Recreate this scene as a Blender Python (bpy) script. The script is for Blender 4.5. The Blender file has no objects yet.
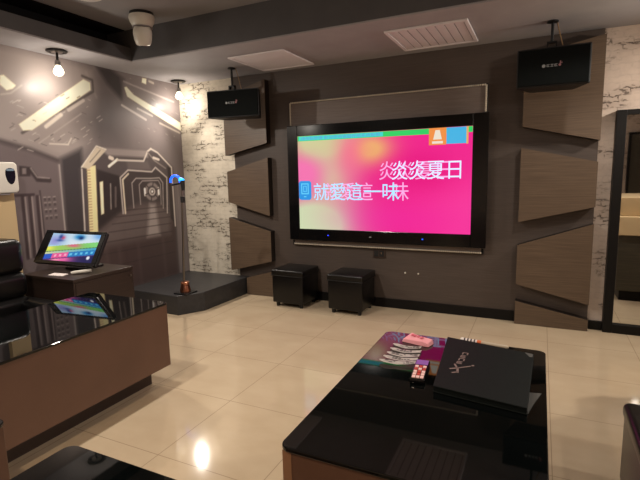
import bpy, bmesh, math, random
from mathutils import Vector, Matrix
random.seed(7)
sc = bpy.context.scene
COL = sc.collection
PI = math.pi

# ------------------------------------------------------------------ colour helpers
def lin1(c):
    c /= 255.0
    return c / 12.92 if c <= 0.04045 else ((c + 0.055) / 1.055) ** 2.4
def lin(r, g, b): return (lin1(r), lin1(g), lin1(b), 1.0)

# ------------------------------------------------------------------ materials
def new_mat(name):
    m = bpy.data.materials.new(name); m.use_nodes = True
    nt = m.node_tree
    return m, nt, nt.nodes['Principled BSDF']
def plain(name, rgb, rough=0.5, metal=0.0, spec=0.5, coat=0.0):
    m, nt, b = new_mat(name)
    b.inputs['Base Color'].default_value = lin(*rgb)
    b.inputs['Roughness'].default_value = rough
    b.inputs['Metallic'].default_value = metal
    b.inputs['Specular IOR Level'].default_value = spec
    b.inputs['Coat Weight'].default_value = coat
    return m
def glow(name, rgb, strength):
    m, nt, b = new_mat(name)
    b.inputs['Base Color'].default_value = lin(20, 20, 20)
    b.inputs['Emission Color'].default_value = lin(*rgb)
    b.inputs['Emission Strength'].default_value = strength
    return m
def texco(nt, scale, kind='Object'):
    t = nt.nodes.new('ShaderNodeTexCoord'); mp = nt.nodes.new('ShaderNodeMapping')
    mp.inputs['Scale'].default_value = scale
    nt.links.new(t.outputs[kind], mp.inputs['Vector'])
    return mp.outputs['Vector']
def noise(nt, vec, scale, detail=4, rough=0.55):
    n = nt.nodes.new('ShaderNodeTexNoise')
    n.inputs['Scale'].default_value = scale; n.inputs['Detail'].default_value = detail
    n.inputs['Roughness'].default_value = rough
    nt.links.new(vec, n.inputs['Vector'])
    return n.outputs['Fac']
def ramp(nt, fac, stops):
    r = nt.nodes.new('ShaderNodeValToRGB')
    el = r.color_ramp.elements
    while len(el) < len(stops): el.new(0.5)
    for e, (p, c) in zip(el, stops): e.position = p; e.color = c if len(c) == 4 else lin(*c)
    nt.links.new(fac, r.inputs['Fac'])
    return r.outputs['Color']
def bump(nt, b, h, strength, dist=0.01):
    n = nt.nodes.new('ShaderNodeBump'); n.inputs['Strength'].default_value = strength
    n.inputs['Distance'].default_value = dist
    nt.links.new(h, n.inputs['Height']); nt.links.new(n.outputs['Normal'], b.inputs['Normal'])
def mixc(nt, fac, a, b_):
    n = nt.nodes.new('ShaderNodeMix'); n.data_type = 'RGBA'
    nt.links.new(fac, n.inputs[0])
    for s, v in ((n.inputs[6], a), (n.inputs[7], b_)):
        if isinstance(v, tuple): s.default_value = v
        else: nt.links.new(v, s)
    return n.outputs[2]
def mathn(nt, op, a, b_=None, c=None, clamp=False):
    n = nt.nodes.new('ShaderNodeMath'); n.operation = op; n.use_clamp = clamp
    for s, v in zip(n.inputs, (a, b_, c)):
        if v is None: continue
        if isinstance(v, (int, float)): s.default_value = v
        else: nt.links.new(v, s)
    return n.outputs[0]

def wood(name, dark, light, rough=0.45, scale=(1.6, 1.6, 70), spec=0.4):
    m, nt, b = new_mat(name)
    v = texco(nt, scale)
    f = noise(nt, v, 2.2, 6, 0.6)
    c = ramp(nt, f, [(0.28, dark), (0.52, tuple((a + d) / 2 for a, d in zip(dark, light))), (0.74, light)])
    nt.links.new(c, b.inputs['Base Color'])
    b.inputs['Roughness'].default_value = rough
    b.inputs['Specular IOR Level'].default_value = spec
    bump(nt, b, f, 0.12, 0.004)
    return m
def speckled(name, c1, c2, rough, scale=6.0, bmp=0.0, spec=0.5):
    m, nt, b = new_mat(name)
    f = noise(nt, texco(nt, (1, 1, 1)), scale, 5)
    nt.links.new(ramp(nt, f, [(0.3, c1), (0.7, c2)]), b.inputs['Base Color'])
    b.inputs['Roughness'].default_value = rough
    b.inputs['Specular IOR Level'].default_value = spec
    if bmp: bump(nt, b, f, bmp, 0.003)
    return m
def leather(name, rgb):
    m, nt, b = new_mat(name)
    b.inputs['Base Color'].default_value = lin(*rgb)
    b.inputs['Roughness'].default_value = 0.30
    b.inputs['Specular IOR Level'].default_value = 0.4
    v = nt.nodes.new('ShaderNodeTexVoronoi'); v.inputs['Scale'].default_value = 190
    nt.links.new(texco(nt, (1, 1, 1)), v.inputs['Vector'])
    bump(nt, b, v.outputs['Distance'], 0.14, 0.002)
    return m
def tile_floor():
    m, nt, b = new_mat('cream polished tile')
    t = nt.nodes.new('ShaderNodeTexCoord'); mp = nt.nodes.new('ShaderNodeMapping')
    mp.inputs['Location'].default_value = (1.70, -1.588, 0)
    nt.links.new(t.outputs['Object'], mp.inputs['Vector'])
    br = nt.nodes.new('ShaderNodeTexBrick')
    br.offset = 0.0; br.squash = 1.0
    br.inputs['Scale'].default_value = 1.0
    br.inputs['Brick Width'].default_value = 0.602; br.inputs['Row Height'].default_value = 0.610
    br.inputs['Mortar Size'].default_value = 0.0021; br.inputs['Mortar Smooth'].default_value = 0.2
    br.inputs['Color1'].default_value = (0, 0, 0, 1); br.inputs['Color2'].default_value = (0.08, 0.08, 0.08, 1)
    br.inputs['Mortar'].default_value = (1, 1, 1, 1)
    nt.links.new(mp.outputs['Vector'], br.inputs['Vector'])
    f = noise(nt, texco(nt, (1, 1.6, 1)), 3.0, 6)
    c = ramp(nt, f, [(0.3, (188, 168, 140)), (0.7, (197, 178, 150))])
    nt.links.new(mixc(nt, br.outputs['Fac'], c, lin(150, 131, 107)), b.inputs['Base Color'])
    b.inputs['Roughness'].default_value = 0.08
    b.inputs['Specular IOR Level'].default_value = 0.5
    return m
def white_brick(name, base1, base2, dark, seed=0.0, amount=0.5):
    # whitewashed brick wallpaper: pale plaster with worn patches where brick outlines show
    m, nt, b = new_mat(name)
    t = nt.nodes.new('ShaderNodeTexCoord')
    sp = nt.nodes.new('ShaderNodeSeparateXYZ'); nt.links.new(t.outputs['Object'], sp.inputs[0])
    cb = nt.nodes.new('ShaderNodeCombineXYZ')
    nt.links.new(mathn(nt, 'ADD', sp.outputs['X'], sp.outputs['Y']), cb.inputs['X'])
    nt.links.new(sp.outputs['Z'], cb.inputs['Y'])
    wob = nt.nodes.new('ShaderNodeTexNoise'); wob.inputs['Scale'].default_value = 16
    nt.links.new(cb.outputs[0], wob.inputs['Vector'])
    vm = nt.nodes.new('ShaderNodeVectorMath'); vm.operation = 'SCALE'; vm.inputs[3].default_value = 0.05
    nt.links.new(wob.outputs['Color'], vm.inputs[0])
    va = nt.nodes.new('ShaderNodeVectorMath'); va.operation = 'ADD'
    nt.links.new(cb.outputs[0], va.inputs[0]); nt.links.new(vm.outputs[0], va.inputs[1])
    br = nt.nodes.new('ShaderNodeTexBrick')
    br.inputs['Scale'].default_value = 1.0
    br.inputs['Brick Width'].default_value = 0.15; br.inputs['Row Height'].default_value = 0.05
    br.inputs['Mortar Size'].default_value = 0.008; br.inputs['Mortar Smooth'].default_value = 0.5
    nt.links.new(va.outputs[0], br.inputs['Vector'])
    mp = nt.nodes.new('ShaderNodeMapping'); mp.inputs['Scale'].default_value = (2.6, 5.0, 1)
    mp.inputs['Location'].default_value = (seed, seed * 1.7, 0)
    nt.links.new(cb.outputs[0], mp.inputs['Vector'])
    patch = noise(nt, mp.outputs[0], 1.15, 2, 0.5)
    pm = ramp(nt, patch, [(amount - 0.03, (0, 0, 0)), (amount + 0.07, (255, 255, 255))])
    fine = noise(nt, cb.outputs[0], 26, 3)
    fm = ramp(nt, fine, [(0.40, (0, 0, 0)), (0.56, (255, 255, 255))])
    line = mathn(nt, 'MULTIPLY', mathn(nt, 'MULTIPLY', br.outputs['Fac'], pm), fm)
    faint = mathn(nt, 'MULTIPLY', mathn(nt, 'MULTIPLY', br.outputs['Fac'], fm), 0.10)
    mp2 = nt.nodes.new('ShaderNodeMapping'); mp2.inputs['Scale'].default_value = (13, 34, 1)
    nt.links.new(cb.outputs[0], mp2.inputs['Vector'])
    sq = ramp(nt, noise(nt, mp2.outputs[0], 1.0, 4, 0.6), [(0.55, (0, 0, 0)), (0.62, (255, 255, 255))])
    squig = mathn(nt, 'MULTIPLY', mathn(nt, 'MULTIPLY', sq, pm), 0.85)
    fac = mathn(nt, 'MAXIMUM', mathn(nt, 'MAXIMUM', mathn(nt, 'MULTIPLY', line, 0.92), squig), faint, clamp=True)
    basen = noise(nt, cb.outputs[0], 9, 6, 0.65)
    basec = ramp(nt, basen, [(0.3, base1), (0.7, base2)])
    worn = mathn(nt, 'MULTIPLY', pm, 0.22)
    c0 = mixc(nt, worn, basec, lin(*tuple((x + y) / 2 for x, y in zip(dark, base1))))
    nt.links.new(mixc(nt, fac, c0, lin(*dark)), b.inputs['Base Color'])
    b.inputs['Roughness'].default_value = 0.7
    b.inputs['Specular IOR Level'].default_value = 0.25
    return m
def printed(name, rough=0.45, emit=0.0, spec=0.35):
    # a print or a screen picture held in the mesh's colour attribute "print"
    m, nt, b = new_mat(name)
    a = nt.nodes.new('ShaderNodeAttribute'); a.attribute_name = 'print'
    if emit:
        b.inputs['Base Color'].default_value = lin(12, 12, 12)
        nt.links.new(a.outputs['Color'], b.inputs['Emission Color'])
        b.inputs['Emission Strength'].default_value = emit
    else:
        nt.links.new(a.outputs['Color'], b.inputs['Base Color'])
    b.inputs['Roughness'].default_value = rough
    b.inputs['Specular IOR Level'].default_value = spec
    return m

M = {}
M['floor'] = tile_floor()
M['soffit'] = speckled('pale grey soffit paint', (156, 152, 153), (162, 158, 159), 0.85, 5, spec=0.15)
M['tray'] = speckled('dark grey tray faces', (76, 74, 75), (82, 80, 81), 0.55, 5)  # tray faces set darker than the soffit
M['void'] = plain('black cove shade', (26, 25, 26), 0.8, spec=0.1)  # deep shade of the open cove put into a near-black colour
M['ceil'] = speckled('grey ceiling paint', (140, 137, 138), (146, 143, 144), 0.6, 5)
M['brick'] = white_brick('whitewashed brick wallpaper', (196, 186, 168), (212, 203, 186), (78, 68, 58), 0.0, 0.50)
M['brick_r'] = white_brick('whitewashed brick wallpaper pink', (190, 172, 158), (204, 187, 172), (84, 72, 64), 3.1, 0.545)
M['plaster'] = plain('dark grey plaster', (88, 82, 80), 0.7)
M['clad'] = wood('dark brown wood cladding', (68, 58, 52), (84, 73, 66), 0.5)
M['board'] = wood('brown grained laminate', (82, 67, 54), (106, 88, 71), 0.42)
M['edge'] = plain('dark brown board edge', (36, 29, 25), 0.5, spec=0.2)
M['niche'] = wood('light-catching niche laminate', (98, 87, 81), (124, 112, 105), 0.5)  # lighter than the cladding: light caught by the niche put into the colour
M['cream_edge'] = wood('pale wood', (160, 138, 106), (180, 158, 124), 0.5)
M['skirt'] = plain('black skirting', (20, 18, 17), 0.45, spec=0.2)
M['black_gloss'] = plain('black glossy plastic', (10, 10, 11), 0.16)
M['black'] = plain('black matt plastic', (16, 16, 17), 0.5)
M['black_metal'] = plain('black painted metal', (22, 22, 23), 0.4, 0.3)
M['cloth'] = speckled('black speaker cloth', (9, 11, 11), (17, 20, 19), 0.85, 300, spec=0.1)
M['steel'] = plain('brushed steel', (150, 145, 140), 0.3, 1.0)
M['copper'] = plain('copper metal', (178, 122, 100), 0.28, 1.0)
M['glass'] = plain('black table glass', (5, 7, 7), 0.03, 0, 0.5)
M['body'] = speckled('brown table laminate', (94, 67, 53), (104, 75, 60), 0.45, 3)
M['body_edge'] = plain('tan edge banding', (150, 112, 84), 0.45)
M['plinth'] = plain('dark brown plinth', (52, 36, 27), 0.5)
M['leather'] = leather('black leather', (9, 8, 8))
M['stage'] = wood('black stage laminate', (40, 39, 40), (54, 53, 54), 0.42, (1.2, 9, 9))
M['cabinet'] = wood('dark walnut laminate', (42, 31, 27), (58, 45, 38), 0.4)
M['white'] = plain('white plastic', (206, 200, 188), 0.35)
M['white_vent'] = plain('white painted metal', (222, 216, 217), 0.6, spec=0.3)
M['grey_slot'] = plain('grey slot', (132, 124, 122), 0.6)
M['dark_window'] = plain('smoked dark window', (16, 20, 30), 0.12)
M['sky_window'] = plain('pale blue window', (120, 140, 155), 0.2)
M['beige'] = plain('beige board', (190, 164, 122), 0.5)
M['beads'] = plain('silver beads', (214, 204, 186), 0.35, 0.4)
M['bulb'] = glow('lit bulb glass', (255, 240, 204), 5.0)
M['disc'] = plain('white frosted disc', (225, 220, 212), 0.4)
M['led'] = glow('blue led', (16, 84, 255), 2.6)
M['led_dim'] = glow('blue standby light', (40, 60, 255), 2.0)
M['paper'] = plain('white paper', (226, 214, 208), 0.7)
M['ink'] = plain('black ink', (70, 60, 62), 0.7)
M['pink'] = plain('pink paper', (224, 150, 158), 0.65)
M['pinkink'] = plain('red ink', (196, 90, 104), 0.7)
M['menu'] = speckled('black menu cover', (12, 16, 15), (17, 22, 20), 0.6, 60, spec=0.12)
M['menu_foil'] = plain('rose gold foil', (128, 110, 104), 0.5, 0.2)
M['btn_pink'] = plain('pale pink button', (226, 186, 180), 0.5)
M['btn_red'] = plain('red button', (176, 60, 48), 0.5)
M['lilac'] = plain('lilac reflection', (128, 84, 160), 0.4)  # colour of a reflection on the remote case
M['orange'] = plain('orange plastic', (214, 104, 58), 0.4)
M['penbody'] = plain('beige pen barrel', (186, 170, 148), 0.4)
M['clear'] = plain('grey plastic sleeve', (84, 84, 82), 0.3)
M['logo_grey'] = plain('pale grey print', (140, 140, 140), 0.5)
M['logo_red'] = plain('pale red print', (150, 100, 102), 0.5)
M['mirror'] = plain('mirror glass', (226, 226, 224), 0.02, 1.0)
M['brass'] = plain('tan metal', (150, 120, 84), 0.4, 0.4)
M['tap'] = wood('greenish dark wood', (56, 52, 42), (84, 78, 62), 0.5)
M['stone'] = plain('cream stone top', (216, 190, 146), 0.4)

# ------------------------------------------------------------------ mesh helpers (all shapes in world coordinates)
OFF = {}
def new_bm(): return bmesh.new()
def bx(bm, x0, x1, y0, y1, z0, z1, mat=None):
    vs = [bm.verts.new((x, y, z)) for x in (x0, x1) for y in (y0, y1) for z in (z0, z1)]
    for f in ((0, 1, 3, 2), (4, 6, 7, 5), (0, 4, 5, 1), (2, 3, 7, 6), (0, 2, 6, 4), (1, 5, 7, 3)):
        bm.faces.new([vs[i] for i in f])
    if mat is not None:
        for v in vs: v.co = mat @ v.co
    return vs
def frame_of(a, b):
    d = (b - a).normalized()
    u = d.orthogonal().normalized()
    return d, u, d.cross(u)
def tube(bm, pts, r, n=12, caps=True):
    pts = [Vector(p) for p in pts]
    rs = r if isinstance(r, (list, tuple)) else [r] * len(pts)
    rings = []
    d, u, w = frame_of(pts[0], pts[-1] if (pts[-1] - pts[0]).length > 1e-6 else pts[1])
    for i, p in enumerate(pts):
        a = pts[max(i - 1, 0)]; c = pts[min(i + 1, len(pts) - 1)]
        d = (c - a).normalized(); u = (u - d * u.dot(d)).normalized(); w = d.cross(u)
        rings.append([bm.verts.new(p + (u * math.cos(2 * PI * k / n) + w * math.sin(2 * PI * k / n)) * rs[i]) for k in range(n)])
    for A, B in zip(rings, rings[1:]):
        for k in range(n): bm.faces.new((A[k], A[(k + 1) % n], B[(k + 1) % n], B[k]))
    if caps:
        bm.faces.new(list(reversed(rings[0]))); bm.faces.new(rings[-1])
def lathe(bm, cx, cy, prof, n=24, mat=None):
    vsall = []; rings = []
    for r, z in prof:
        if r < 1e-5:
            v = bm.verts.new((cx, cy, z)); rings.append([v]); vsall.append(v)
        else:
            ring = [bm.verts.new((cx + r * math.cos(2 * PI * k / n), cy + r * math.sin(2 * PI * k / n), z)) for k in range(n)]
            rings.append(ring); vsall += ring
    for A, B in zip(rings, rings[1:]):
        if len(A) == 1 and len(B) == 1: continue
        for k in range(n):
            if len(A) == 1: bm.faces.new((A[0], B[(k + 1) % n], B[k]))
            elif len(B) == 1: bm.faces.new((A[k], A[(k + 1) % n], B[0]))
            else: bm.faces.new((A[k], A[(k + 1) % n], B[(k + 1) % n], B[k]))
    if mat is not None:
        for v in vsall: v.co = mat @ v.co
def prism(bm, poly, vec):
    vec = Vector(vec)
    a = [bm.verts.new(p) for p in poly]; b = [bm.verts.new(Vector(p) + vec) for p in poly]
    bm.faces.new(a); bm.faces.new(list(reversed(b)))
    n = len(a)
    for i in range(n): bm.faces.new((a[i], b[i], b[(i + 1) % n], a[(i + 1) % n]))
def rrect(x0, x1, y0, y1, r, n=7):
    out = []
    for cx, cy, a0 in ((x1 - r, y1 - r, 0), (x0 + r, y1 - r, PI / 2), (x0 + r, y0 + r, PI), (x1 - r, y0 + r, 1.5 * PI)):
        for k in range(n + 1):
            a = a0 + PI / 2 * k / n
            out.append((cx + r * math.cos(a), cy + r * math.sin(a)))
    return out
def finish(bm, bev=0.0, seg=2, smooth=False):
    bmesh.ops.recalc_face_normals(bm, faces=bm.faces)
    if bev:
        es = [e for e in bm.edges if len(e.link_faces) == 2 and e.calc_face_angle(0) > 0.6]
        bmesh.ops.bevel(bm, geom=es, offset=bev, segments=seg, profile=0.5, affect='EDGES', clamp_overlap=True)
    if smooth:
        for f in bm.faces: f.smooth = True
        for e in bm.edges:
            if len(e.link_faces) == 2 and e.calc_face_angle(0) > 0.7: e.smooth = False
def obj(name, bm, mat, parent=None, bev=0.0, seg=2, smooth=False, label=None):
    finish(bm, bev, seg, smooth)
    off = OFF[parent.name] if parent else Vector((0, 0, 0))
    if off.length: bmesh.ops.translate(bm, verts=bm.verts, vec=-off)
    me = bpy.data.meshes.new(name); bm.to_mesh(me); bm.free()
    me.materials.append(mat)
    o = bpy.data.objects.new(name, me); COL.objects.link(o)
    if parent: o.parent = parent
    OFF[o.name] = off
    if label: o['label'] = label
    return o
def tag(o, label, cat, group=None):
    o['label'] = label; o['category'] = cat
    if group: o['group'] = group
    return o
def thing(name, label, cat, loc, group=None):
    o = bpy.data.objects.new(name, None); COL.objects.link(o)
    o.location = loc; o.empty_display_size = 0.05
    OFF[o.name] = Vector(loc)
    return tag(o, label, cat, group)
def struct(name, bm, mat, bev=0.0):
    o = obj(name, bm, mat, None, bev); o['kind'] = 'structure'; return o
def dup(root, delta, label, group=None):
    r = root.copy(); COL.objects.link(r)
    r.location = Vector(root.location) + Vector(delta)
    r['label'] = label
    if group: r['group'] = group
    for ch in list(root.children):
        c = ch.copy(); COL.objects.link(c); c.parent = r
        for g in list(ch.children):
            d = g.copy(); COL.objects.link(d); d.parent = c
    return r
def solo(name, bm, mat, label, cat, group=None, **kw):
    return tag(obj(name, bm, mat, None, **kw), label, cat, group)

def colour_grid(name, nu, nv, place, colour, mat, parent=None):
    # a flat print or screen picture: a fine grid whose colours are the printed picture
    off = OFF[parent.name] if parent else Vector((0, 0, 0))
    vs = []; cs = []
    for j in range(nv + 1):
        for i in range(nu + 1):
            u, v = i / nu, j / nv
            vs.append(tuple(Vector(place(u, v)) - off)); cs.append(colour(u, v))
    fs = [(j * (nu + 1) + i, j * (nu + 1) + i + 1, (j + 1) * (nu + 1) + i + 1, (j + 1) * (nu + 1) + i) for j in range(nv) for i in range(nu)]
    me = bpy.data.meshes.new(name); me.from_pydata(vs, [], fs); me.update()
    at = me.color_attributes.new('print', 'FLOAT_COLOR', 'POINT')
    flat = []
    for c in cs: flat += [lin1(c[0]), lin1(c[1]), lin1(c[2]), 1.0]
    at.data.foreach_set('color', flat)
    me.materials.append(mat)
    o = bpy.data.objects.new(name, me); COL.objects.link(o)
    if parent: o.parent = parent
    OFF[o.name] = off
    return o
def text_part(name, body, x, z, y, size, mat, parent, width=None, depth=0.0015):
    # lettering standing on a surface that faces -Y; x is its left end, z its middle
    c = bpy.data.curves.new(name, 'FONT'); c.body = body; c.size = size
    t = bpy.data.objects.new(name + ' tmp', c); COL.objects.link(t)
    dg = bpy.context.evaluated_depsgraph_get(); dg.update()
    me = bpy.data.meshes.new_from_object(t.evaluated_get(dg))
    bpy.data.objects.remove(t); bpy.data.curves.remove(c)
    xs = [v.co.x for v in me.vertices]; ys = [v.co.y for v in me.vertices]
    sx = (width / (max(xs) - min(xs))) if width else 1.0
    cy = (max(ys) + min(ys)) / 2
    off = OFF[parent.name]
    for v in me.vertices:
        v.co = Vector((x + (v.co.x - min(xs)) * sx, y, z + (v.co.y - cy))) - off
    me.materials.clear(); me.materials.append(mat)
    o = bpy.data.objects.new(name, me); COL.objects.link(o); o.parent = parent
    OFF[o.name] = off
    return o

# ------------------------------------------------------------------ the room
XL, XR, YB, YF = -4.04, 1.9, 4.53, -2.6
ZC, ZT = 2.504, 2.80                    # soffit and tray ceiling heights
TX0, TX1, TY0, TY1 = -3.62, 1.1, -1.8, 3.43

bm = new_bm(); bx(bm, XL - .1, XR + .1, YF - .1, YB + .1, -.1, 0); struct('floor', bm, M['floor'])
bm = new_bm(); bx(bm, TX0 - .05, TX1 + .05, TY0 - .05, TY1 + .05, ZT, ZT + .1); struct('ceiling', bm, M['ceil'])
def ring(z0, z1, e=0.0):
    bm = new_bm()
    bx(bm, XL - .1, TX0 - e, YF - .1, YB + .1, z0, z1); bx(bm, TX1 + e, XR + .1, YF - .1, YB + .1, z0, z1)
    bx(bm, TX0 - e, TX1 + e, TY1 + e, YB + .1, z0, z1); bx(bm, TX0 - e, TX1 + e, YF - .1, TY0 - e, z0, z1)
    return bm
struct('trim_1', ring(ZC, ZC + .012), M['soffit'])
bm = new_bm()
bx(bm, XL - .1, TX0, YF - .1, TY1, ZC + .012, ZC + .13)                       # lip of the open cove on the left
bx(bm, TX1, XR + .1, YF - .1, YB + .1, ZC + .012, ZT + .1); bx(bm, XL - .1, TX1, TY1, YB + .1, ZC + .012, ZT + .1); bx(bm, TX0, TX1, YF - .1, TY0, ZC + .012, ZT + .1)
struct('trim_3', bm, M['tray'])
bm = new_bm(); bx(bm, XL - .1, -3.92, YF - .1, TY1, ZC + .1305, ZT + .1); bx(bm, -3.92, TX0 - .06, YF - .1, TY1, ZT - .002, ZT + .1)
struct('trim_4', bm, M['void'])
bm = new_bm(); bx(bm, XL - .1, XL, YF - .1, YB + .1, 0, ZC); struct('wall_left', bm, M['plaster'])
bm = new_bm(); bx(bm, XR, XR + .1, YF - .1, YB + .1, 0, ZC); struct('wall_right', bm, M['brick_r'])
bm = new_bm(); bx(bm, XL, XR, YF - .1, YF, 0, ZC); struct('wall_front', bm, M['brick_r'])
bm = new_bm(); bx(bm, XL, -1.5, YB, YB + .1, 0, ZC); o = struct('wall_back', bm, M['brick'])
bm = new_bm(); bx(bm, -1.5, XR, YB, YB + .1, 0, ZC); o = struct('wall_back_right', bm, M['brick_r'])
# wood cladding on the back wall between the two strips of brick
bm = new_bm(); bx(bm, -3.24, 0.42, YB - .02, YB - .001, 0, ZC - .001); o = struct('trim_2', bm, M['clad'])
bm = new_bm(); bx(bm, -3.09, -0.17, YB - .035, YB - .0205, 0, .095); struct('baseboard_back', bm, M['skirt'])
bm = new_bm(); bx(bm, 0.43, 0.53, YB - .03, YB - .001, 0, .075); struct('baseboard_right', bm, M['skirt'])

# ------------------------------------------------------------------ the corridor mural on the left wall
def seg_d(p, a, b):
    ax, ay = a; bx_, by = b; px, py = p
    dx, dy = bx_ - ax, by - ay; L = dx * dx + dy * dy
    t = 0 if L == 0 else max(0, min(1, ((px - ax) * dx + (py - ay) * dy) / L))
    return math.hypot(px - ax - t * dx, py - ay - t * dy)
def inside(p, poly):
    x, y = p; r = False; n = len(poly)
    for i in range(n):
        x1, y1 = poly[i]; x2, y2 = poly[(i + 1) % n]
        if (y1 > y) != (y2 > y) and x < (x2 - x1) * (y - y1) / (y2 - y1) + x1: r = not r
    return r
MUR = []
def mpoly(poly, c, a=1.0, soft=0.006):
    xs = [p[0] for p in poly]; ys = [p[1] for p in poly]
    MUR.append(('p', poly, c, a, soft, (min(xs) - soft, max(xs) + soft, min(ys) - soft, max(ys) + soft)))
def mline(pts, w, c, a=1.0, soft=0.006):
    xs = [p[0] for p in pts]; ys = [p[1] for p in pts]; e = w + soft
    MUR.append(('l', pts, c, a, soft, (min(xs) - e, max(xs) + e, min(ys) - e, max(ys) + e), w))
CR = (206, 198, 168); LG = (168, 160, 152); DK = (50, 46, 47)
mpoly([(0.5, 2.5), (3.37, 2.5), (3.29, 1.73), (2.9, 1.59), (2.37, 1.72), (0.5, 1.95)], (134, 126, 122), .8, .06)
mpoly([(0.5, 1.9), (2.37, 1.72), (2.86, 1.57), (2.86, 0.2), (0.5, 0.2)], (92, 84, 84), .85, .02)
mpoly([(2.89, 1.59), (3.12, 1.69), (3.06, 0.2), (2.85, 0.2)], (58, 55, 56), .9, .03)
mpoly([(3.30, 2.5), (3.48, 2.35), (3.70, 2.16), (3.60, 1.75), (3.25, 1.75), (3.10, 2.0), (3.42, 2.3)], (74, 69, 69), .6, .16)
mpoly([(3.37, 2.5), (3.48, 2.35), (3.65, 2.22), (3.71, 2.43), (3.53, 2.52)], (58, 54, 54), .9, .03)
mline([(2.37, 1.72), (2.61, 1.66), (2.86, 1.57)], .016, (66, 60, 60), .9, .02)
mline([(3.25, 2.42), (3.34, 2.20)], .006, (150, 144, 138), .35, .02)
# left light bar and its lines
mline([(2.56, 1.80), (3.31, 2.25), (3.31, 2.36), (3.20, 2.38)], .012, (78, 72, 70), .8)
mpoly([(2.54, 1.87), (2.57, 1.82), (2.65, 1.83), (3.28, 2.26), (3.28, 2.33), (3.21, 2.35)], CR)
mline([(2.78, 1.87), (2.94, 1.99)], .017, (176, 168, 158), .9)
mline([(3.02, 2.04), (3.19, 2.15)], .015, (160, 152, 144), .8)
mline([(2.70, 1.72), (3.15, 2.02)], .006, (150, 142, 136), .6)
mpoly([(2.43, 2.25), (2.46, 2.26), (2.55, 2.19), (2.52, 2.16), (2.47, 2.14), (2.42, 2.18)], CR)
mline([(2.42, 2.10), (2.50, 2.12), (2.60, 2.2)], .006, (160, 152, 142), .6)
# right light bar and its lines
mpoly([(3.66, 2.42), (3.75, 2.42), (4.53, 2.10), (4.53, 1.93), (4.06, 2.08), (3.70, 2.22)], (104, 98, 97), .7, .03)
mpoly([(3.7, 2.35), (3.73, 2.26), (4.06, 2.13), (4.53, 1.955), (4.53, 2.05), (4.14, 2.18), (3.82, 2.29), (3.73, 2.36)], CR)
mline([(3.65, 2.16), (3.97, 2.04)], .012, (150, 143, 138), .9)
mline([(3.86, 2.15), (4.07, 2.09)], .010, (160, 153, 146), .8)
mline([(3.7, 2.41), (4.43, 2.29)], .010, (140, 133, 130), .7)
mline([(4.18, 2.02), (4.5, 1.93)], .010, (168, 160, 150), .8)
mpoly([(3.96, 2.49), (4.02, 2.49), (4.01, 2.43), (3.95, 2.44)], CR)
mline([(4.06, 2.47), (4.12, 2.46)], .012, (170, 162, 150), .7)
# wall machinery at the far left
mpoly([(2.50, 1.52), (2.60, 1.51), (2.59, 1.43), (2.49, 1.43)], (56, 50, 50), .9)
mpoly([(2.525, 1.50), (2.56, 1.50), (2.555, 1.45), (2.52, 1.45)], (112, 104, 102), .9)
mline([(2.6, 1.48), (2.65, 1.4), (2.76, 1.39)], .020, (58, 52, 52), .9)
mline([(2.6, 1.50), (2.65, 1.42), (2.76, 1.41)], .005, (134, 126, 122), .9)
for y0 in (2.50, 2.56, 2.63):
    mline([(y0, 1.25), (y0 - .01, 0.72)], .016, (60, 52, 53), .9)
    mline([(y0 + .022, 1.25), (y0 + .012, 0.72)], .005, (140, 130, 126), .9)
mline([(2.44, 1.27), (2.60, 1.27)], .012, (60, 52, 53), .9)
for yy in (2.69, 2.73, 2.78):
    for zz in (1.24, 1.19, 1.13, 1.07):
        mpoly([(yy, zz), (yy + .018, zz), (yy + .018, zz - .03), (yy, zz - .03)], (64, 58, 58), .8)
        mline([(yy, zz), (yy + .018, zz)], .004, (150, 142, 136), .8)
mline([(2.66, 1.30), (2.66, .80)], .006, (60, 54, 54), .9)
mline([(2.87, 1.53), (2.86, 0.7)], .007, (142, 135, 131), .9)
# the corridor itself
mpoly([(3.07, 1.49), (3.1, 1.51), (3.29, 1.71), (3.96, 1.70), (4.11, 1.68), (4.34, 1.51), (4.34, .2), (3.06, .2)], (76, 70, 70), .9, .02)
mpoly([(3.29, 1.71), (3.42, 1.63), (3.96, 1.62), (3.96, 1.70)], (128, 120, 117), .9, .015)
mpoly([(3.27, 1.49), (3.54, 1.42), (3.53, 1.03), (3.22, 0.86)], (54, 49, 49), .95, .012)
mpoly([(3.52, 1.03), (3.55, 1.4), (3.67, 1.48), (4.12, 1.48), (4.23, 1.39), (4.2, 0.97)], (66, 60, 60), .95, .01)
mpoly([(3.65, 1.58), (3.95, 1.58), (4.0, 1.48), (3.66, 1.49)], (94, 87, 86), .9, .02)
mpoly([(3.53, 1.03), (3.8, 1.1), (4.12, 1.08), (4.32, 0.86), (4.32, 0.2), (3.06, 0.2), (3.11, 0.79)], (70, 60, 59), .95, .03)
mpoly([(3.53, 1.03), (3.8, 1.1), (4.12, 1.08), (4.26, 0.93), (4.22, 0.72), (3.25, 0.70), (3.20, 0.84)], (96, 88, 86), .8, .05)
mpoly([(3.93, 1.1), (4.02, 1.09), (4.06, 0.72), (3.86, 0.72)], (140, 132, 128), .8, .03)
for k, zz in enumerate((1.05, 0.99, 0.92, 0.84, 0.74, 0.62, 0.48)):
    mline([(3.5 - .05 * k, zz), (4.22 + .01 * k, zz)], .005, (58, 51, 51), .7)
for yy in (3.30, 3.46, 3.72, 4.1):
    mline([(yy, .66), (yy + .01, .22)], .010, (86, 76, 74), .5, .03)
mpoly([(3.16, 1.51), (3.26, 1.53), (3.22, 0.86), (3.12, 0.86)], (196, 178, 140))
for k in range(22):
    zz = 1.48 - k * .028
    mline([(3.155 - .0014 * k, zz), (3.19 - .0014 * k, zz)], .005, (132, 118, 96), .9)
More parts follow.
